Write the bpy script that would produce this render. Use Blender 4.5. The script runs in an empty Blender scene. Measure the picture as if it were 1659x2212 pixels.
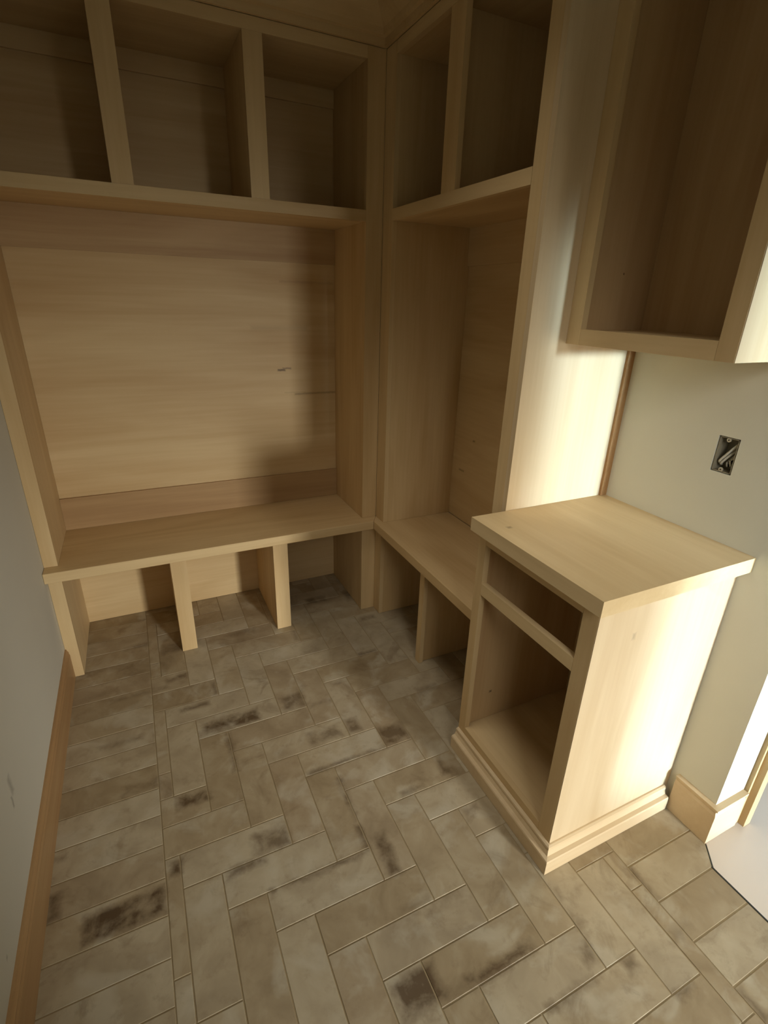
import bpy, bmesh, math, random
from mathutils import Vector, Matrix
random.seed(7)
S = bpy.context.scene
COL = S.collection

# ------------------------------------------------------------------ camera
def make_camera():
    yaw, pit, rol, f = -0.4529, -0.3947, 0.0308, 1102.9
    fw = Vector((-math.sin(yaw)*math.cos(pit), math.cos(yaw)*math.cos(pit), math.sin(pit)))
    rt = Vector((math.cos(yaw), math.sin(yaw), 0)); up = rt.cross(fw)
    r2 = rt*math.cos(rol) + up*math.sin(rol); u2 = r2.cross(fw)
    cd = bpy.data.cameras.new('camera'); co = bpy.data.objects.new('camera', cd); COL.objects.link(co)
    m = Matrix.Identity(4)
    for i in range(3):
        m[i][0] = r2[i]; m[i][1] = u2[i]; m[i][2] = -fw[i]
    m[0][3], m[1][3], m[2][3] = -0.9435, -2.0287, 1.4613
    co.matrix_world = m
    cd.sensor_fit = 'HORIZONTAL'; cd.sensor_width = 36; cd.lens = f*36/1659
    cd.clip_start = 0.02
    S.camera = co
make_camera()

# ------------------------------------------------------------------ light and exposure
W = bpy.data.worlds.new('world'); S.world = W; W.use_nodes = True
W.node_tree.nodes['Background'].inputs[0].default_value = (0.75, 0.87, 1, 1)
W.node_tree.nodes['Background'].inputs[1].default_value = 0.3
S.view_settings.view_transform = 'Standard'; S.view_settings.look = 'None'
S.view_settings.gamma = 1; S.view_settings.use_curve_mapping = False
S.view_settings.exposure = -0.88

def area(name, loc, target, sx, sy, energy, col, spread=180):
    l = bpy.data.lights.new(name, 'AREA'); l.shape = 'RECTANGLE'; l.size = sx; l.size_y = sy
    l.energy = energy; l.color = col; l.spread = math.radians(spread)
    o = bpy.data.objects.new(name, l); COL.objects.link(o); o.location = loc
    o.rotation_euler = (Vector(target)-Vector(loc)).to_track_quat('-Z', 'Y').to_euler()
    return o
# daylight of the far window opposite the partition wall, beam shaped by the lamp spread, no reveal built
area('far_window_daylight', (0.62, -4.95, 0.97), (0.44, -1.376, 0.74), 0.58, 1.8, 12.0, (0.62, 0.84, 1.0), 4.5)
# daylight of the second far window, deeper in the hall
area('second_window_daylight', (0.76, -4.95, 0.85), (-0.62, 0, -0.45), 0.36, 1.1, 30, (1.0, 0.97, 0.88), 50)
# soft fill lamp added behind the camera to brighten the right wall
area('right_wall_fill', (-0.42, -2.75, 1.75), (0.40, -1.15, 0.65), 0.8, 0.7, 3.4, (1.0, 0.97, 0.90), 58)
# ceiling light of the mudroom, above the frame
area('ceiling_light', (-0.48, -0.90, 2.40), (-0.48, -0.85, 0.0), 0.4, 0.4, 3.3, (1.0, 0.92, 0.78), 80)
# window of the next room on the right
area('side_room_daylight', (3.3, -1.4, 1.6), (0.7, -1.5, 0.1), 1.2, 1.4, 55, (0.9, 0.97, 1.0))

# ------------------------------------------------------------------ node helpers
def new_mat(name, rough=0.6, spec=0.3):
    m = bpy.data.materials.new(name); m.use_nodes = True
    nt = m.node_tree; b = nt.nodes['Principled BSDF']
    b.inputs['Roughness'].default_value = rough
    b.inputs['Specular IOR Level'].default_value = spec
    return m, nt, b
def N(nt, t, **kw):
    n = nt.nodes.new(t)
    for k, v in kw.items(): setattr(n, k, v)
    return n
def L(nt, a, b): nt.links.new(a, b)
def ramp(nt, stops):
    r = N(nt, 'ShaderNodeValToRGB'); e = r.color_ramp.elements
    while len(e) > 1: e.remove(e[-1])
    e[0].position = stops[0][0]; e[0].color = (*stops[0][1], 1)
    for p, c in stops[1:]:
        x = e.new(p); x.color = (*c, 1)
    return r
def math_n(nt, op, a, b=None, clamp=False):
    n = N(nt, 'ShaderNodeMath', operation=op, use_clamp=clamp)
    for i, v in ((0, a), (1, b)):
        if v is None: continue
        if isinstance(v, (int, float)): n.inputs[i].default_value = v
        else: L(nt, v, n.inputs[i])
    return n.outputs[0]
def mixc(nt, fac, a, b, mode='MIX'):
    n = N(nt, 'ShaderNodeMix', data_type='RGBA', blend_type=mode)
    for i, v in ((0, fac), (6, a), (7, b)):
        if isinstance(v, (int, float)): n.inputs[i].default_value = v
        elif isinstance(v, tuple): n.inputs[i].default_value = (*v, 1)
        else: L(nt, v, n.inputs[i])
    return n.outputs[2]
def lin(r, g, b):
    return tuple(((c/255+0.055)/1.055)**2.4 if c > 10 else c/255/12.92 for c in (r, g, b))

_sg = None
def stain_group():
    """soft-edged box mark around a centre, 0..1"""
    global _sg
    if _sg: return _sg
    g = bpy.data.node_groups.new('box_mark', 'ShaderNodeTree')
    for n, t in (('P', 'NodeSocketVector'), ('C', 'NodeSocketVector'), ('H', 'NodeSocketVector'), ('Soft', 'NodeSocketFloat'), ('Amount', 'NodeSocketFloat'), ('In', 'NodeSocketFloat')):
        g.interface.new_socket(n, in_out='INPUT', socket_type=t)
    g.interface.new_socket('Out', in_out='OUTPUT', socket_type='NodeSocketFloat')
    i = g.nodes.new('NodeGroupInput'); o = g.nodes.new('NodeGroupOutput')
    def V(op, a, b=None):
        n = g.nodes.new('ShaderNodeVectorMath'); n.operation = op
        g.links.new(a, n.inputs[0])
        if b is not None: g.links.new(b, n.inputs[1])
        return n.outputs[0]
    d = V('SUBTRACT', V('ABSOLUTE', V('SUBTRACT', i.outputs['P'], i.outputs['C'])), i.outputs['H'])
    s = g.nodes.new('ShaderNodeSeparateXYZ'); g.links.new(d, s.inputs[0])
    def M(op, a, b, clamp=False):
        n = g.nodes.new('ShaderNodeMath'); n.operation = op; n.use_clamp = clamp
        for k, v in enumerate((a, b)):
            if isinstance(v, (int, float)): n.inputs[k].default_value = v
            else: g.links.new(v, n.inputs[k])
        return n.outputs[0]
    m = M('MAXIMUM', M('MAXIMUM', s.outputs[0], s.outputs[1]), s.outputs[2])
    q = M('SUBTRACT', 0.5, M('DIVIDE', m, i.outputs['Soft']), True)
    g.links.new(M('MAXIMUM', i.outputs['In'], M('MULTIPLY', q, i.outputs['Amount'])), o.inputs[0])
    _sg = g; return g
def marks(nt, pos, lst):
    """lst: (cx,cy,cz,hx,hy,hz,soft,amount)"""
    cur = None
    for m in lst:
        n = nt.nodes.new('ShaderNodeGroup'); n.node_tree = stain_group()
        L(nt, pos, n.inputs['P']); n.inputs['C'].default_value = m[0:3]; n.inputs['H'].default_value = m[3:6]
        n.inputs['Soft'].default_value = m[6]; n.inputs['Amount'].default_value = m[7]
        if cur: L(nt, cur, n.inputs['In'])
        cur = n.outputs[0]
    return cur

# ------------------------------------------------------------------ materials
def wood(name, grain, base, dark, contrast=1.0, spots=None, rough=0.5, scale=1.0):
    m, nt, b = new_mat(name, rough, 0.35)
    geo = N(nt, 'ShaderNodeNewGeometry'); oi = N(nt, 'ShaderNodeObjectInfo')
    off = N(nt, 'ShaderNodeVectorMath', operation='SCALE'); off.inputs[0].default_value = (7.3, 3.1, 5.7)
    L(nt, math_n(nt, 'MULTIPLY', oi.outputs['Random'], 9.0), off.inputs['Scale'])
    add = N(nt, 'ShaderNodeVectorMath', operation='ADD'); L(nt, geo.outputs['Position'], add.inputs[0]); L(nt, off.outputs[0], add.inputs[1])
    def stretched(along, across):
        v = [across*scale]*3; v['xyz'.index(grain)] = along*scale
        mp = N(nt, 'ShaderNodeMapping'); L(nt, add.outputs[0], mp.inputs[0]); mp.inputs['Scale'].default_value = v
        return mp.outputs[0]
    n1 = N(nt, 'ShaderNodeTexNoise'); n1.inputs['Scale'].default_value = 1; n1.inputs['Detail'].default_value = 3; n1.inputs['Distortion'].default_value = 0.8
    L(nt, stretched(0.9, 7), n1.inputs[0])
    n2 = N(nt, 'ShaderNodeTexNoise'); n2.inputs['Scale'].default_value = 1; n2.inputs['Detail'].default_value = 5; n2.inputs['Distortion'].default_value = 0.3
    L(nt, stretched(3.5, 85), n2.inputs[0])
    f1 = math_n(nt, 'MULTIPLY_ADD' if False else 'SUBTRACT', n1.outputs[0], 0.5)
    f2 = math_n(nt, 'SUBTRACT', n2.outputs[0], 0.5)
    f = math_n(nt, 'ADD', math_n(nt, 'MULTIPLY', f1, 1.7*contrast), math_n(nt, 'MULTIPLY', f2, 0.5*contrast))
    f = math_n(nt, 'ADD', f, math_n(nt, 'MULTIPLY', math_n(nt, 'SUBTRACT', oi.outputs['Random'], 0.5), 0.25))
    f = math_n(nt, 'ADD', f, 0.45, True)
    c = mixc(nt, f, base, dark)
    if spots:
        dn = N(nt, 'ShaderNodeTexNoise'); dn.inputs['Scale'].default_value = 60; L(nt, geo.outputs['Position'], dn.inputs[0])
        dd = N(nt, 'ShaderNodeVectorMath', operation='SCALE'); L(nt, dn.outputs[1], dd.inputs[0]); dd.inputs['Scale'].default_value = 0.006
        pa = N(nt, 'ShaderNodeVectorMath', operation='ADD'); L(nt, geo.outputs['Position'], pa.inputs[0]); L(nt, dd.outputs[0], pa.inputs[1])
        sh = N(nt, 'ShaderNodeVectorMath', operation='SUBTRACT'); L(nt, pa.outputs[0], sh.inputs[0]); sh.inputs[1].default_value = (0.003,)*3
        k = marks(nt, sh.outputs[0], spots)
        c = mixc(nt, k, c, lin(70, 42, 20))
    L(nt, c, b.inputs['Base Color'])
    bp = N(nt, 'ShaderNodeBump'); bp.inputs['Strength'].default_value = 0.06; bp.inputs['Distance'].default_value = 0.002
    L(nt, n2.outputs[0], bp.inputs['Height']); L(nt, bp.outputs[0], b.inputs['Normal'])
    return m
PALE, TAN = lin(224, 199, 154), lin(196, 164, 116)
WZ = wood('maple_vertical', 'z', PALE, TAN)
WX = wood('maple_lengthwise', 'x', PALE, TAN)
WY = wood('maple_crosswise', 'y', PALE, TAN)
WBACK = wood('maple_back_panel', 'x', lin(224, 199, 154), lin(192, 157, 108), 1.0, [
    (-0.331, 0.35, 1.148, 0.016, 0.05, 0.003, 0.008, 1.0), (-0.305, 0.35, 1.155, 0.018, 0.05, 0.002, 0.008, 0.85),
    (-0.17, 0.35, 1.037, 0.10, 0.05, 0.002, 0.010, 0.6), (-0.27, 0.35, 1.045, 0.05, 0.05, 0.001, 0.006, 0.25),
    (-0.20, 0.35, 1.52, 0.12, 0.05, 0.001, 0.014, 0.30), (-0.33, 0.35, 1.33, 0.12, 0.05, 0.002, 0.03, 0.22)], scale=0.8)
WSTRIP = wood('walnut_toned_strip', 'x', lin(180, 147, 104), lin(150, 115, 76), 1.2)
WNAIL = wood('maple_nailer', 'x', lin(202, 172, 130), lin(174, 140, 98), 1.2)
WSHADED = wood('shaded_trim_wood', 'y', lin(190, 156, 112), lin(158, 118, 76), 1.0)  # darker tone paints in the shade on left baseboard and scribe strip
WBASE = wood('pale_moulding', 'x', lin(230, 210, 176), lin(208, 182, 142), 0.8)
WSIDE = wood('maple_side_panel', 'z', lin(222, 202, 168), lin(198, 172, 132), 1.0, [
    (0.048, -1.376, 0.735, 0.004, 0.03, 0.008, 0.01, 0.35), (-0.08, -0.45, 1.1, 0, 0, 0, 0.001, 0)])
WCOUNT = wood('maple_counter', 'y', lin(226, 203, 160), lin(200, 172, 126), 0.9, [
    (-0.065, -1.02, 0.889, 0.006, 0.004, 0.02, 0.01, 0.6)])
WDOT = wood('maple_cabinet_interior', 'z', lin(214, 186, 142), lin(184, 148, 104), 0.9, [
    (0.282, -0.937, 1.543, 0.0018, 0.02, 0.002, 0.003, 1.0), (0.02, -0.937, 0.215, 0.004, 0.03, 0.004, 0.006, 0.8)])
WMARKX = wood('maple_back_panel_right', 'y', PALE, TAN, 1.0, [
    (0.357, -0.235, 0.90, 0.05, 0.008, 0.003, 0.006, 0.6), (0.357, -0.16, 0.745, 0.05, 0.02, 0.003, 0.008, 0.6), (0.357, -0.55, 1.0, 0.05, 0.1, 0.001, 0.01, 0.25)])

def drywall(name, c, spots=None):
    m, nt, b = new_mat(name, 0.85, 0.2)
    geo = N(nt, 'ShaderNodeNewGeometry')
    n = N(nt, 'ShaderNodeTexNoise'); n.inputs['Scale'].default_value = 3; n.inputs['Detail'].default_value = 4; L(nt, geo.outputs['Position'], n.inputs[0])
    cc = mixc(nt, n.outputs[0], tuple(x*0.95 for x in c), tuple(min(1, x*1.04) for x in c))
    if spots:
        dn = N(nt, 'ShaderNodeTexNoise'); dn.inputs['Scale'].default_value = 45; L(nt, geo.outputs['Position'], dn.inputs[0])
        dd = N(nt, 'ShaderNodeVectorMath', operation='SCALE'); L(nt, dn.outputs[1], dd.inputs[0]); dd.inputs['Scale'].default_value = 0.014
        pa = N(nt, 'ShaderNodeVectorMath', operation='ADD'); L(nt, geo.outputs['Position'], pa.inputs[0]); L(nt, dd.outputs[0], pa.inputs[1])
        cc = mixc(nt, marks(nt, pa.outputs[0], spots), cc, lin(70, 62, 48))
    L(nt, cc, b.inputs['Base Color'])
    f = N(nt, 'ShaderNodeTexNoise'); f.inputs['Scale'].default_value = 320; f.inputs['Detail'].default_value = 3; L(nt, geo.outputs['Position'], f.inputs[0])
    bp = N(nt, 'ShaderNodeBump'); bp.inputs['Strength'].default_value = 0.12; bp.inputs['Distance'].default_value = 0.001
    L(nt, f.outputs[0], bp.inputs['Height']); L(nt, bp.outputs[0], b.inputs['Normal'])
    return m
WALL_L = drywall('left_wall_paint', lin(214, 211, 198), [
    (-1.35, -0.865, 0.375, 0.05, 0.008, 0.026, 0.014, 0.32), (-1.35, -0.885, 0.340, 0.05, 0.003, 0.016, 0.008, 0.5), (-1.35, -1.15, 0.20, 0.05, 0.003, 0.003, 0.008, 0.4)])
WALL_R = drywall('right_wall_paint', lin(228, 227, 212))
WALL_H = drywall('hall_paint', lin(205, 212, 212))

def tile_mat():
    m, nt, b = new_mat('whitewashed_brick_tile', 0.5, 0.35)
    geo = N(nt, 'ShaderNodeNewGeometry'); oi = N(nt, 'ShaderNodeObjectInfo')
    P = geo.outputs['Position']
    off = N(nt, 'ShaderNodeVectorMath', operation='SCALE'); off.inputs[0].default_value = (17., 9., 4.)
    L(nt, oi.outputs['Random'], off.inputs['Scale'])
    add = N(nt, 'ShaderNodeVectorMath', operation='ADD'); L(nt, P, add.inputs[0]); L(nt, off.outputs[0], add.inputs[1])
    def noise(src, sc, det=4, dist=0.0, rough=0.55):
        n = N(nt, 'ShaderNodeTexNoise'); n.inputs['Scale'].default_value = sc; n.inputs['Detail'].default_value = det
        n.inputs['Distortion'].default_value = dist; n.inputs['Roughness'].default_value = rough; L(nt, src, n.inputs[0]); return n
    a = noise(add.outputs[0], 9, 5, 0.6); bb = noise(add.outputs[0], 30, 6, 0.2, 0.65)
    c0 = ramp(nt, [(0.30, lin(138, 120, 92)), (0.5, lin(168, 151, 122)), (0.68, lin(190, 177, 150))]); L(nt, a.outputs[0], c0.inputs[0])
    tone = ramp(nt, [(0.0, lin(146, 128, 98)), (0.35, lin(172, 156, 128)), (0.7, lin(186, 176, 154)), (1.0, lin(152, 132, 104))]); L(nt, oi.outputs['Random'], tone.inputs[0])
    c = mixc(nt, 0.5, c0.outputs[0], tone.outputs[0])
    wl = noise(add.outputs[0], 7, 4, 0.5); wlr = ramp(nt, [(0.52, (0, 0, 0)), (0.66, (1, 1, 1))]); L(nt, wl.outputs[0], wlr.inputs[0])
    c = mixc(nt, math_n(nt, 'MULTIPLY', wlr.outputs[0], 0.42), c, lin(202, 196, 178))
    # fine blotches
    s = ramp(nt, [(0.55, (0, 0, 0)), (0.75, (1, 1, 1))]); L(nt, bb.outputs[0], s.inputs[0])
    c = mixc(nt, math_n(nt, 'MULTIPLY', s.outputs[0], 0.35), c, lin(128, 108, 82))
    # random larger brown wear, different on every tile
    w = noise(add.outputs[0], 5.5, 6, 0.9, 0.62)
    wr = ramp(nt, [(0.58, (0, 0, 0)), (0.72, (1, 1, 1))]); L(nt, w.outputs[0], wr.inputs[0])
    c = mixc(nt, math_n(nt, 'MULTIPLY', wr.outputs[0], 0.55), c, lin(112, 92, 66))
    # the marks seen on individual tiles
    dn = noise(P, 22, 4, 0.0, 0.7)
    sub = N(nt, 'ShaderNodeVectorMath', operation='SUBTRACT'); L(nt, dn.outputs[1], sub.inputs[0]); sub.inputs[1].default_value = (0.5,)*3
    sc = N(nt, 'ShaderNodeVectorMath', operation='SCALE'); L(nt, sub.outputs[0], sc.inputs[0]); sc.inputs['Scale'].default_value = 0.030
    pa = N(nt, 'ShaderNodeVectorMath', operation='ADD'); L(nt, P, pa.inputs[0]); L(nt, sc.outputs[0], pa.inputs[1])
    rects = [(-0.808,-0.524,-1.146,-1.136,.9),(-0.527,-0.516,-1.038,-0.875,.8),(-0.535,-0.522,-1.141,-1.057,.8),(-0.503,-0.466,-1.233,-1.111,.7),
     (-0.607,-0.500,-1.522,-1.448,.8),(-0.414,-0.255,-1.532,-1.516,.9),(-0.513,-0.418,-1.531,-1.508,.8),(-0.820,-0.723,-1.030,-0.965,.6),
     (-0.359,-0.278,-1.028,-1.016,.6),(-0.215,-0.159,-1.158,-1.148,.5),(-0.520,-0.433,-1.332,-1.318,.35),(-0.895,-0.700,-0.524,-0.465,.8),
     (-0.828,-0.816,-0.719,-0.548,.8),(-1.010,-0.914,-0.788,-0.745,.8),(-0.998,-0.923,-0.180,-0.153,.7),(-0.967,-0.862,-0.373,-0.355,.7),
     (-0.607,-0.521,-0.530,-0.446,.6),(-0.834,-0.826,-0.327,-0.252,.7),(-1.003,-0.925,0.012,0.08,.5),(-1.250,-1.065,-1.075,-1.005,.85),
     (-1.044,-1.016,-0.985,-0.951,.8),(-0.903,-0.803,-1.055,-1.035,.7),(-1.337,-1.310,-0.981,-0.914,.7),(-1.160,-1.059,-0.675,-0.640,.5),
     (-1.336,-1.308,-0.818,-0.806,.7),(-0.830,-0.719,-1.031,-0.986,.4),(-0.321,-0.228,-0.830,-0.745,.7),(-0.197,-0.173,-1.010,-0.945,.8),
     (-0.604,-0.328,-0.832,-0.824,.9),(-0.390,-0.335,-0.465,-0.452,.6),(-0.414,-0.372,-0.722,-0.660,.6),(-0.084,0.0,-0.65,-0.62,.4),
     (-0.508,-0.428,-0.545,-0.531,.5),(-0.564,-0.448,-0.715,-0.664,.5),(-0.218,-0.133,-0.332,-0.319,.7),(-0.432,-0.367,-0.229,-0.214,.6),
     (-0.108,-0.030,-0.094,-0.060,.5),(-0.44,-0.430,-0.109,-0.037,.6),(-0.372,-0.249,-1.525,-1.510,.8),(-0.159,-0.125,-1.609,-1.571,.7),
     (-0.306,-0.166,-1.642,-1.630,.8),(-0.079,-0.046,-1.668,-1.638,.6),(-0.015,0.039,-1.748,-1.736,.7),(0.120,0.130,-1.583,-1.493,.9),
     (0.125,0.137,-1.854,-1.794,.8),(0.08,0.151,-1.665,-1.64,.35),(-0.115,-0.107,-1.469,-1.447,.5),
     (-1.2,-1.0,-0.22,-0.2,.4),(-1.15,-1.05,0.1,0.13,.5),(-0.75,-0.6,0.02,0.06,.4),(-0.3,-0.2,0.15,0.2,.6),(-1.24,-1.1,-0.45,-0.43,.4),(-0.1,-0.02,0.1,0.2,.5)]
    k = marks(nt, pa.outputs[0], [((x0+x1)/2, (y0+y1)/2, 0, (x1-x0)/2, (y1-y0)/2, 0.1, 0.022, min(1, a_*1.15)) for x0, x1, y0, y1, a_ in rects])
    brk = noise(P, 16, 4, 0.3, 0.6); br = ramp(nt, [(0.36, (0.25,)*3), (0.58, (1, 1, 1))]); L(nt, brk.outputs[0], br.inputs[0])
    c = mixc(nt, math_n(nt, 'MULTIPLY', k, br.outputs[0]), c, lin(86, 66, 42))
    L(nt, c, b.inputs['Base Color'])
    bp = N(nt, 'ShaderNodeBump'); bp.inputs['Strength'].default_value = 0.25; bp.inputs['Distance'].default_value = 0.002
    L(nt, a.outputs[0], bp.inputs['Height']); L(nt, bp.outputs[0], b.inputs['Normal'])
    return m
TILE = tile_mat()
def plain(name, c, rough=0.6, metal=0.0, noise=0.1, nsc=20):
    m, nt, b = new_mat(name, rough, 0.4); b.inputs['Metallic'].default_value = metal
    geo = N(nt, 'ShaderNodeNewGeometry'); n = N(nt, 'ShaderNodeTexNoise'); n.inputs['Scale'].default_value = nsc; n.inputs['Detail'].default_value = 4
    L(nt, geo.outputs['Position'], n.inputs[0])
    L(nt, mixc(nt, n.outputs[0], tuple(x*(1-noise) for x in c), tuple(min(1, x*(1+noise)) for x in c)), b.inputs['Base Color'])
    return m
GROUT = plain('sandy_grout', lin(158, 141, 110), 0.9, noise=0.15, nsc=60)
HALLF = plain('polished_hall_floor', lin(226, 216, 206), 0.28, noise=0.14, nsc=2.2)
EDGE = plain('dark_edge_strip', lin(50, 52, 48), 0.4, 0.6)
BOXM = plain('grey_outlet_box', lin(150, 143, 124), 0.5)
TABM = plain('pale_zinc', lin(205, 200, 185), 0.4, 0.4)
WIRE = plain('grey_cable', lin(205, 203, 192), 0.5)
WIRED = plain('black_cable', lin(30, 28, 24), 0.5)

# ------------------------------------------------------------------ mesh helpers
def link(name, bm, mat, parent=None, kind=None, bevel=0.0012):
    if bevel:
        es = [e for e in bm.edges if len(e.link_faces) == 2 and e.calc_face_angle(0) > 0.5]
        bmesh.ops.bevel(bm, geom=es, offset=bevel, segments=1, affect='EDGES', profile=0.5)
    me = bpy.data.meshes.new(name)
    if parent is not None:
        bmesh.ops.translate(bm, verts=bm.verts, vec=-Vector(ORG[parent.name]))
    bm.normal_update(); bm.to_mesh(me); bm.free()
    me.materials.append(mat)
    o = bpy.data.objects.new(name, me); COL.objects.link(o)
    if parent is not None: o.parent = parent
    if kind: o['kind'] = kind
    return o
ORG = {}
def box_into(bm, x0, x1, y0, y1, z0, z1):
    vs = [bm.verts.new(p) for p in ((x0,y0,z0),(x1,y0,z0),(x1,y1,z0),(x0,y1,z0),(x0,y0,z1),(x1,y0,z1),(x1,y1,z1),(x0,y1,z1))]
    for f in ((3,2,1,0),(4,5,6,7),(0,1,5,4),(1,2,6,5),(2,3,7,6),(3,0,4,7)): bm.faces.new([vs[i] for i in f])
def boxes(*bs):
    bm = bmesh.new()
    for b in bs: box_into(bm, *b)
    return bm
def prism(poly, z0, z1):
    bm = bmesh.new()
    lo = [bm.verts.new((x, y, z0)) for x, y in poly]; hi = [bm.verts.new((x, y, z1)) for x, y in poly]
    bm.faces.new(lo[::-1]); bm.faces.new(hi)
    n = len(poly)
    for i in range(n): bm.faces.new((lo[i], lo[(i+1) % n], hi[(i+1) % n], hi[i]))
    bmesh.ops.recalc_face_normals(bm, faces=bm.faces)
    return bm
def sweep(profile, path, close_ends=True):
    """profile: (outward offset, z) closed; path: list of (x,y, nx,ny) with mitred outward directions"""
    bm = bmesh.new(); rings = []
    for x, y, nx, ny in path:
        rings.append([bm.verts.new((x+nx*o, y+ny*o, z)) for o, z in profile])
    n = len(profile)
    for a, b in zip(rings, rings[1:]):
        for i in range(n): bm.faces.new((a[i], a[(i+1) % n], b[(i+1) % n], b[i]))
    bm.faces.new(rings[0]); bm.faces.new(rings[-1][::-1])
    bmesh.ops.recalc_face_normals(bm, faces=bm.faces)
    return bm
def thing(name, label, cat, loc, group=None):
    o = bpy.data.objects.new(name, None); COL.objects.link(o); o.location = loc; o.empty_display_size = 0.1
    o['label'] = label; o['category'] = cat
    if group: o['group'] = group
    ORG[o.name] = loc
    return o
def P(name, parent, mat, *bs, bevel=0.0012, label=None):
    o = link(name, boxes(*bs), mat, parent, bevel=bevel)
    if label: o['label'] = label
    return o

XL, XR, CEIL = -1.348, 0.402, 2.44
YE = -0.918
# ------------------------------------------------------------------ structure
link('wall_left', boxes((XL-0.12, XL, -2.9, 0.55, -0.02, CEIL)), WALL_L, kind='structure', bevel=0)
link('wall_back', boxes((XL, XR, 0.425, 0.55, -0.02, CEIL)), WALL_R, kind='structure', bevel=0)
# partition wall on the right with the cut-out for the outlet box
oy0, oy1, oz0, oz1 = -1.2869, -1.2313, 1.0685, 1.1624
PW = (XR, XR+0.13)
link('wall_right', boxes((*PW, -1.517, oy0, -0.02, CEIL), (*PW, oy1, 0.55, -0.02, CEIL), (*PW, oy0, oy1, -0.02, oz0), (*PW, oy0, oy1, oz1, CEIL)), WALL_R, kind='structure', bevel=0)
link('wall_rear_blocker', boxes((XL-0.12, -0.32, -3.0, -2.9, -0.02, CEIL)), WALL_R, kind='structure', bevel=0)  # unseen wall, its end set to keep window light off the left side
link('wall_hall', boxes((-0.7, 3.6, -5.1, -5.0, -0.02, CEIL), (3.5, 3.6, -5.0, 2.0, -0.02, CEIL), (0.402, 3.6, 2.0, 2.1, -0.02, CEIL), (-0.7, -0.6, -5.0, -3.0, -0.02, CEIL), (0.402, 0.532, 0.55, 2.0, -0.02, CEIL)), WALL_H, kind='structure', bevel=0)
link('ceiling', boxes((XL-0.12, 3.6, -5.1, 2.1, CEIL, CEIL+0.1)), WALL_R, kind='structure', bevel=0)
# floors
floor = link('floor', boxes((XL-0.12, 0.3405, -5.1, 0.55, -0.06, -0.0012), (0.3405, XR, -1.55, 0.55, -0.06, -0.0012)), GROUT, kind='structure', bevel=0)
ORG['floor'] = (0, 0, 0)
link('floor_hall', prism([(0.345, -5.1), (3.6, -5.1), (3.6, 2.1), (0.534, 2.1), (0.534, -1.50), (0.404, -1.50), (0.392, -1.535), (0.345, -1.588)], -0.06, -0.0005), HALLF, kind='structure', bevel=0)
link('trim_1', prism([(0.3405, -5.0), (0.3445, -5.0), (0.3445, -1.5865), (0.391, -1.534), (0.387, -1.534), (0.3405, -1.5865)], -0.03, 0.0006), EDGE, kind='structure', bevel=0)

# herringbone tiles, every one its own object under the floor
G, GX0, GY0, GAP = 0.0995, -0.820, -1.735, 0.0015
def clip(poly, a, b, c):            # keep a*x+b*y<=c
    out = []
    for i in range(len(poly)):
        p, q = poly[i], poly[(i+1) % len(poly)]
        dp, dq = a*p[0]+b*p[1]-c, a*q[0]+b*q[1]-c
        if dp <= 0: out.append(p)
        if dp*dq < 0:
            t = dp/(dp-dq); out.append((p[0]+(q[0]-p[0])*t, p[1]+(q[1]-p[1])*t))
    return out
def parea(p): return abs(sum(p[i][0]*p[(i+1) % len(p)][1]-p[(i+1) % len(p)][0]*p[i][1] for i in range(len(p))))/2
def tile(poly):
    if len(poly) < 3 or parea(poly) < 0.0006: return
    cx = sum(p[0] for p in poly)/len(poly); cy = sum(p[1] for p in poly)/len(poly)
    bm = prism(poly, -0.009, 0.0)
    top = [e for e in bm.edges if all(abs(v.co.z) < 1e-6 for v in e.verts)]
    bmesh.ops.bevel(bm, geom=top, offset=0.0010, segments=1, affect='EDGES')
    tx, ty, dz = random.uniform(-.0012, .0012), random.uniform(-.0012, .0012), random.uniform(-0.0002, 0.0002)
    for v in bm.verts:
        v.co.z += dz + tx*(v.co.x-cx) + ty*(v.co.y-cy)
    link('tile', bm, TILE, floor, bevel=0)
LEGS = []
for i in range(-9, 16):
    for j in range(-9, 26):
        k = (i+j) % 6
        x, y = GX0+i*G, GY0+j*0.1
        if k == 2: r = (x, x+G, y, y+0.3)
        elif k == 5: r = (x, x+3*G, y, y+0.1)
        else: continue
        x0, x1, y0, y1 = r[0]+GAP, r[1]-GAP, r[2]+GAP, r[3]-GAP
        if y0 > 0.42 or y1 < -2.62 or x1 < -1.055 or x0 > XR: continue
        poly = [(x0, y0), (x1, y0), (x1, y1), (x0, y1)]
        poly = clip(poly, -1, 0, 1.0570); poly = clip(poly, 1, 0, XR-0.004) if poly else poly
        poly = clip(poly, 0, 1, 0.422) if poly else poly
        if not poly: continue
        if x1 > 0.12 and y0 < -1.385:      # cut for the border course beside the hall
            if y1 <= -1.385 + 1e-3: poly = clip(poly, 1, 0, 0.1185)
            else:
                if x0 < 0.1185:
                    low = clip(clip(poly, 1, 0, 0.1185), 0, 1, -1.3865)
                    up = clip(poly, 0, -1, 1.3835)
                    tile(low); tile(up); continue
                poly = clip(poly, 0, -1, 1.3835)
        tile(poly)
for n in range(-5, 26):              # border course along the left wall
    y1, y0 = min(0.422, -0.085-0.1*n-GAP), -0.085-0.1*(n+1)+GAP
    tile([(XL+.001, y0), (-1.0595, y0), (-1.0595, y1), (XL+.001, y1)])
yb = -1.385
for n in range(13):
    y1, y0 = yb-0.1*n-GAP - (0.001 if n else 0), yb-0.1*(n+1)+GAP
    poly = [(0.1215, y0), (0.388, y0), (0.388, y1), (0.1215, y1)]
    if n == 1:
        poly = clip(poly, 0.0525, -0.046, 0.0525*0.388+0.046*1.534)   # bevelled corner of the threshold
    if n >= 2: poly = clip(poly, 1, 0, 0.3395)
    tile(poly)

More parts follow.
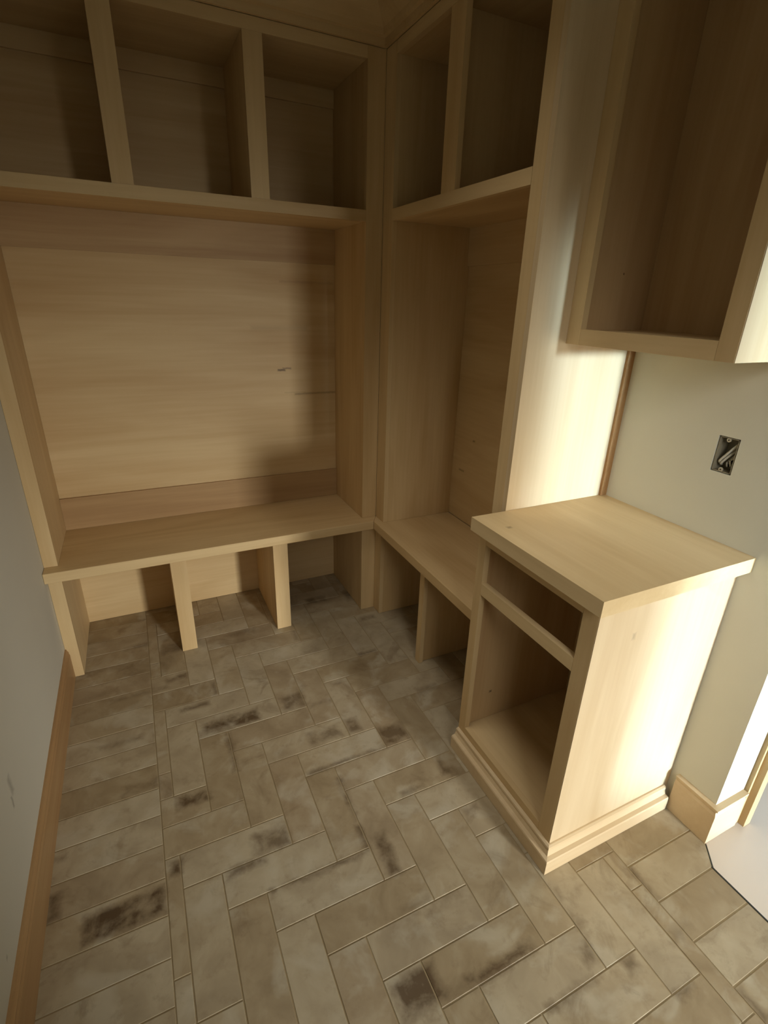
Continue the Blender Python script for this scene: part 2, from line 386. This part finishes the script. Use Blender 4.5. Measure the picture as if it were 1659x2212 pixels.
# baseboards (left wall, right wall with its return)
bprof = [(0, 0), (0.0135, 0), (0.0135, 0.112), (0.011, 0.120), (0.0115, 0.126), (0.007, 0.134), (0.0055, 0.140), (0, 0.140)]
link('baseboard_left', sweep(bprof, [(XL, -2.9, 1, 0), (XL, -0.002, 1, 0)]), WSHADED, kind='structure', bevel=0)
bprof2 = [(0, 0), (0.0145, 0), (0.0145, 0.112), (0.011, 0.121), (0.012, 0.128), (0.017, 0.133), (0.017, 0.139), (0, 0.139)]
link('baseboard_right', sweep(bprof2, [(XR, -1.402, -1, 0), (XR, -1.517, -1, -1), (XR+0.128, -1.517, 0, -1)]), WBASE, kind='structure', bevel=0)
# casing beyond the partition
link('trim_2', boxes((0.537, 0.548, -1.528, -1.505, 0.0, 2.1), (0.548, 0.580, -1.546, -1.505, 0.0, 2.1)), WZ, kind='structure', bevel=0.002)
# crown moulding over both lockers
cprof = [(0, 2.257), (0.012, 2.257), (0.012, 2.280), (0.022, 2.284), (0.026, 2.300), (0.045, 2.325), (0.066, 2.345), (0.074, 2.362), (0.074, 2.372), (0.088, 2.380), (0.092, 2.41), (0.092, 2.4395), (0, 2.4395)]
link('trim_3', sweep(cprof, [(XL+0.001, -0.0005, 0, -1), (-0.0005, -0.0005, -1, -1), (-0.0005, YE, -1, 0)]), WX, kind='structure', bevel=0)

# ------------------------------------------------------------------ left locker (upper part)
A = thing('locker_cabinet', 'wide unfinished pale wood locker with three upper cubbies, above the long bench', 'cabinet', (-0.67, 0.2, 0.508))
T = 0.019; B0 = 0.5085
srB, srT, TR, TT = 1.731, 1.769, 2.220, 2.256
P('stile', A, WZ, (XL+0.001, -1.302, 0, T, B0, TT))
P('stile', A, WZ, (-0.070, -0.0005, 0, T, B0, TT))
P('rail', A, WX, (-1.3015, -0.0705, 0.0002, T, TR, TT), label='top rail under the crown moulding')
P('rail', A, WX, (-1.3015, -0.0705, -0.0008, T, srB, srT), label='front edge rail of the long shelf')
P('mullion', A, WZ, (-0.924, -0.861, 0.0002, T, srT+.0003, TR-.0003))
P('mullion', A, WZ, (-0.496, -0.433, 0.0002, T, srT+.0003, TR-.0003))
P('shelf', A, WX, (-1.3015, -0.0705, T+.0003, 0.3495, srB+.001, srT-.001))
P('top_panel', A, WX, (-1.3015, -0.0705, T+.0003, 0.3495, TR+.001, TR+.019))
P('divider', A, WZ, (-0.924, -0.905, T+.0003, 0.3495, srT-.0007, TR+.0007))
P('divider', A, WZ, (-0.496, -0.477, T+.0003, 0.3495, srT-.0007, TR+.0007))
P('side_panel', A, WZ, (XL+0.001, -1.302, T+.0003, 0.3685, B0, TT))
P('side_panel', A, WZ, (-0.070, -0.051, T+.0003, 0.3685, B0, TT))
P('back_panel', A, WBACK, (-1.3015, -0.0705, 0.350, 0.362, B0, TT))
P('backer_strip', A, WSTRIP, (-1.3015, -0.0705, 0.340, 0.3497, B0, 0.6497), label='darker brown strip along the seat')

NZ = 1.595
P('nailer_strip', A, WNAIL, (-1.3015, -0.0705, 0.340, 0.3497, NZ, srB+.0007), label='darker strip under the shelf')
for x0, x1 in ((-1.3015, -0.9245), (-0.9045, -0.4965), (-0.4765, -0.0705)):
    P('nailer_strip', A, WX, (x0, x1, 0.340, 0.3492, 2.160, TR+.0007))

# ------------------------------------------------------------------ right locker
Bc = thing('locker_cabinet', 'narrow unfinished pale wood locker right of the corner, two cubbies above its shelf', 'cabinet', (0.2, -0.5, 0.508))
P('stile', Bc, WZ, (0.0002, T, -0.084, -0.0008, B0, TT))
P('stile', Bc, WZ, (0, T, -0.8992, -0.8555, B0, TT))
P('rail', Bc, WY, (0.0002, T, -0.855, -0.0845, TR, TT), label='top rail under the crown moulding')
P('rail', Bc, WY, (-0.0008, T, -0.855, -0.0845, srB, srT), label='front edge rail of the shelf')
P('mullion', Bc, WZ, (0.0002, T, -0.502, -0.424, srT+.0003, TR-.0003))
P('shelf', Bc, WY, (T+.0003, 0.3545, -0.8985, -0.0845, srB+.001, srT-.001))
P('top_panel', Bc, WY, (T+.0003, 0.3545, -0.8985, -0.0845, TR+.001, TR+.019))
P('divider', Bc, WZ, (T+.0003, 0.3545, -0.443, -0.424, srT-.0007, TR+.0007))
P('side_panel', Bc, WZ, (T+.0003, 0.3545, -0.084, -0.065, B0, TT))
P('back_panel', Bc, WMARKX, (0.355, 0.367, -0.8985, -0.065, B0, TT))
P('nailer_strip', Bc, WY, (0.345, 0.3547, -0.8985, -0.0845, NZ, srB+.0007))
P('end_panel', Bc, WSIDE, (0, XR-.0005, YE, -0.8995, B0, 2.4395))
P('scribe_strip', Bc, WSHADED, (XR-0.026, XR-.0005, YE-.009, YE-.0003, 0.890, 1.363))

# ------------------------------------------------------------------ benches
ST, SB = 0.508, 0.467
U = SB-.0004
Ab = thing('bench', 'long pale wood bench with three open bays along the back wall', 'bench', (-0.67, 0.2, 0))
link('seat', prism([(XL+.001, -0.054), (-0.0345, -0.054), (-0.0008, -0.0012), (-0.0008, 0.3495), (XL+.001, 0.3495)], SB, ST-.0003), WX, Ab, bevel=0.0015)
P('leg', Ab, WZ, (XL+.001, -1.302, 0, T, 0.0015, U), label='end leg against the left wall')
P('leg', Ab, WZ, (-0.070, -0.0005, 0, T, 0.0015, U), label='corner leg')
P('leg', Ab, WZ, (-0.921, -0.859, 0, T, 0.0015, U)); P('leg', Ab, WZ, (-0.4975, -0.432, 0, T, 0.0015, U))
P('divider', Ab, WZ, (-0.921, -0.902, T+.0003, 0.3995, 0.0015, U)); P('divider', Ab, WZ, (-0.4975, -0.4785, T+.0003, 0.3995, 0.0015, U))
P('side_panel', Ab, WZ, (XL+.001, -1.302, T+.0003, 0.3995, 0.0015, U)); P('side_panel', Ab, WZ, (-0.070, -0.051, T+.0003, 0.3995, 0.0015, U))
P('back_panel', Ab, WX, (XL+.001, -0.020, 0.400, 0.412, 0.0015, U))
Bb = thing('bench', 'short pale wood bench with two open bays, between the corner and the base cabinet', 'bench', (0.2, -0.5, 0))
link('seat', prism([(-0.0335, -0.0545), (-0.0335, YE+.0005), (0.3545, YE+.0005), (0.3545, -0.0003), (0.0, -0.0003)], SB, ST-.0003), WY, Bb, bevel=0.0015)
P('leg', Bb, WZ, (0, T, -0.066, -0.0005, 0.0015, U), label='corner leg'); P('leg', Bb, WZ, (0, T, -0.483, -0.449, 0.0015, U))
P('divider', Bb, WZ, (T+.0003, 0.3545, -0.475, -0.456, 0.0015, U)); P('side_panel', Bb, WZ, (T+.0003, 0.3545, -0.066, -0.047, 0.0015, U))
P('back_panel', Bb, WY, (0.355, 0.367, -0.8985, -0.047, 0.0015, U))

# ------------------------------------------------------------------ base cabinet and countertop
XC, YF, CB = -0.085, -1.376, 0.8480
K = thing('base_cabinet', 'unfinished wooden base cabinet with open drawer and door bays, under the square countertop', 'cabinet', (0.15, -1.15, 0))
XF = XC+T
Z0 = 0.0015
P('stile', K, WZ, (XC, XF, -0.952, YE-.0005, Z0, CB)); P('stile', K, WZ, (XC, XF, -1.3755, -1.331, Z0, CB))
P('rail', K, WY, (XC+.0002, XF, -1.3305, -0.9525, 0.8055, CB), label='top rail'); P('rail', K, WY, (XC+.0002, XF, -1.3305, -0.9525, 0.639, 0.677), label='middle rail between drawer and door bays')
P('rail', K, WY, (XC+.0002, XF, -1.3305, -0.9525, Z0, 0.105), label='bottom rail')
P('side_panel', K, WDOT, (XF+.0003, XR-.001, -0.937, YE-.0005, Z0, CB))
P('side_panel', K, WSIDE, (XC+.0006, XR-.001, YF-.0015, -1.3762, Z0, CB), (XF+.0003, XR-.001, -1.3762, -1.358, Z0, CB), label='finished end panel facing the light')
P('bottom_panel', K, WY, (XF+.0003, XR-.014, -1.3575, -0.9375, 0.082, 0.100))
P('back_panel', K, WZ, (XR-.0135, XR-.0015, -1.3575, -0.9375, Z0, CB))
kprof = [(0, 0.0008), (0.027, 0.0008), (0.027, 0.046), (0.025, 0.050), (0.014, 0.052), (0.010, 0.062), (0.008, 0.067), (0.0105, 0.070), (0.0095, 0.076), (0.004, 0.079), (0, 0.079)]
bm = sweep(kprof, [(XC-.0003, YE-.001, -1, 0), (XC-.0003, YF-.0018, -1, -1), (XR-.022, YF-.0018, 0, -1)])
link('base_moulding', bm, WBASE, K, bevel=0)
ct = link('countertop', boxes((-0.1216, XR-.0005, -1.406, YE-.0004 if False else YE-.0008, CB+.0005, 0.889)), WCOUNT, bevel=0.0015)
ct['label'] = 'pale square wooden countertop on the base cabinet beside the right wall'; ct['category'] = 'countertop'

# ------------------------------------------------------------------ wall cabinet
XU, YU, UB = 0.1325, -1.379, 1.364
Wc = thing('wall_cabinet', 'unfinished wooden wall cabinet without a door, hung above the countertop', 'cabinet', (0.27, -1.15, UB))
P('stile', Wc, WZ, (XU, XU+T, -0.964, YE-.0005, UB, 2.4395)); P('stile', Wc, WZ, (XU, XU+T, -1.3785, -1.338, UB, 2.4395))
P('rail', Wc, WY, (XU+.0002, XU+T, -1.3375, -0.9645, UB, 1.403), label='bottom rail'); P('rail', Wc, WY, (XU+.0002, XU+T, -1.3375, -0.9645, 2.30, 2.4395), label='top rail')
P('side_panel', Wc, WDOT, (XU+T+.0003, XR-.001, -0.937, YE-.0005, UB+.002, 2.4395)); P('side_panel', Wc, WSIDE, (XU+.0006, XR-.001, YU-.0015, -1.3790, UB, 2.4395), (XU+T+.0003, XR-.001, -1.3790, -1.360, UB+.002, 2.4395))
P('bottom_panel', Wc, WY, (XU+T+.0003, XR-.013, -1.3595, -0.9375, 1.383, 1.400))
P('back_panel', Wc, WDOT, (XR-.0125, XR-.0015, -1.3595, -0.9375, UB+.002, 2.4395))

# ------------------------------------------------------------------ outlet box
E_ = thing('electrical_box', 'open grey outlet box with loose cables in the right wall above the countertop', 'electrical box', (XR, (oy0+oy1)/2, (oz0+oz1)/2))
a, b, c, d = oy0+.003, oy1-.003, oz0+.002, oz1-.002
P('box_shell', E_, BOXM, (XR+.002, XR+.045, a, a+.0018, c, d), (XR+.002, XR+.045, b-.0018, b, c, d), (XR+.002, XR+.045, a, b, c, c+.0018), (XR+.002, XR+.045, a, b, d-.0018, d), (XR+.043, XR+.045, a, b, c, d), bevel=0)
def disc(name, x, y, z, r, t, mat, parent):
    bm = bmesh.new()
    bmesh.ops.create_cone(bm, cap_ends=True, segments=20, radius1=r, radius2=r, depth=t, matrix=Matrix.Translation((x, y, z)) @ Matrix.Rotation(math.pi/2, 4, 'Y'))
    return link(name, bm, mat, parent, bevel=0)
for zz in (d-.006, c+.006):
    tab = disc('mounting_tab', XR+.004, (a+b)/2+.002, zz, 0.0055, 0.003, TABM, E_)
    disc('screw_hole', XR+.0022, (a+b)/2+.002, zz, 0.0018, 0.0012, WIRED, E_).parent = tab
def tube(name, pts, r, mat, parent):
    pts = [Vector(p) for p in pts]
    bm = bmesh.new(); rings = []
    fine = []
    for i in range(len(pts)-1):
        p0, p1, p2, p3 = pts[max(i-1, 0)], pts[i], pts[i+1], pts[min(i+2, len(pts)-1)]
        for k in range(6):
            t = k/6
            fine.append(0.5*((2*p1)+(p2-p0)*t+(2*p0-5*p1+4*p2-p3)*t*t+(3*p1-p0-3*p2+p3)*t**3))
    fine.append(pts[-1])
    for i, p in enumerate(fine):
        tg = (fine[min(i+1, len(fine)-1)]-fine[max(i-1, 0)]).normalized()
        s = tg.cross(Vector((0, 0, 1)) if abs(tg.z) < .9 else Vector((1, 0, 0))).normalized(); u = s.cross(tg)
        rings.append([bm.verts.new(p + (s*math.cos(q*math.pi/4)+u*math.sin(q*math.pi/4))*r) for q in range(8)])
    for A_, B_ in zip(rings, rings[1:]):
        for q in range(8): bm.faces.new((A_[q], A_[(q+1) % 8], B_[(q+1) % 8], B_[q]))
    bm.faces.new(rings[0]); bm.faces.new(rings[-1][::-1]); bmesh.ops.recalc_face_normals(bm, faces=bm.faces)
    for f in bm.faces: f.smooth = True
    return link(name, bm, mat, parent, bevel=0)
ym, zm = (oy0+oy1)/2, (oz0+oz1)/2
X = XR
tube('cable', [(X+.038, ym-.018, zm+.040), (X+.022, ym-.012, zm+.024), (X+.012, ym+.000, zm+.004), (X+.010, ym+.014, zm-.018), (X+.020, ym+.018, zm-.026)], .0032, WIRE, E_)
tube('cable', [(X+.038, ym-.020, zm+.028), (X+.024, ym-.014, zm+.014), (X+.014, ym-.004, zm-.002), (X+.012, ym+.010, zm-.024), (X+.022, ym+.014, zm-.030)], .0030, WIRE, E_)
tube('cable', [(X+.040, ym-.019, zm+.034), (X+.018, ym-.016, zm+.030), (X+.009, ym-.006, zm+.012), (X+.010, ym+.004, zm-.004), (X+.022, ym+.012, zm-.012)], .0026, WIRE, E_)
tube('cable', [(X+.038, ym-.020, zm+.006), (X+.024, ym-.017, zm-.002), (X+.014, ym-.010, zm-.014), (X+.014, ym-.014, zm-.028)], .0022, WIRE, E_)
tube('cable', [(X+.038, ym-.012, zm+.010), (X+.028, ym-.006, zm-.008), (X+.018, ym-.001, zm-.020), (X+.018, ym-.003, zm-.032)], .0020, WIRE, E_)
tube('cable', [(X+.040, ym-.014, zm+.020), (X+.038, ym-.012, zm+.002), (X+.030, ym-.006, zm-.018), (X+.034, ym+.004, zm-.034)], .0030, WIRED, E_)['label'] = 'black cable'
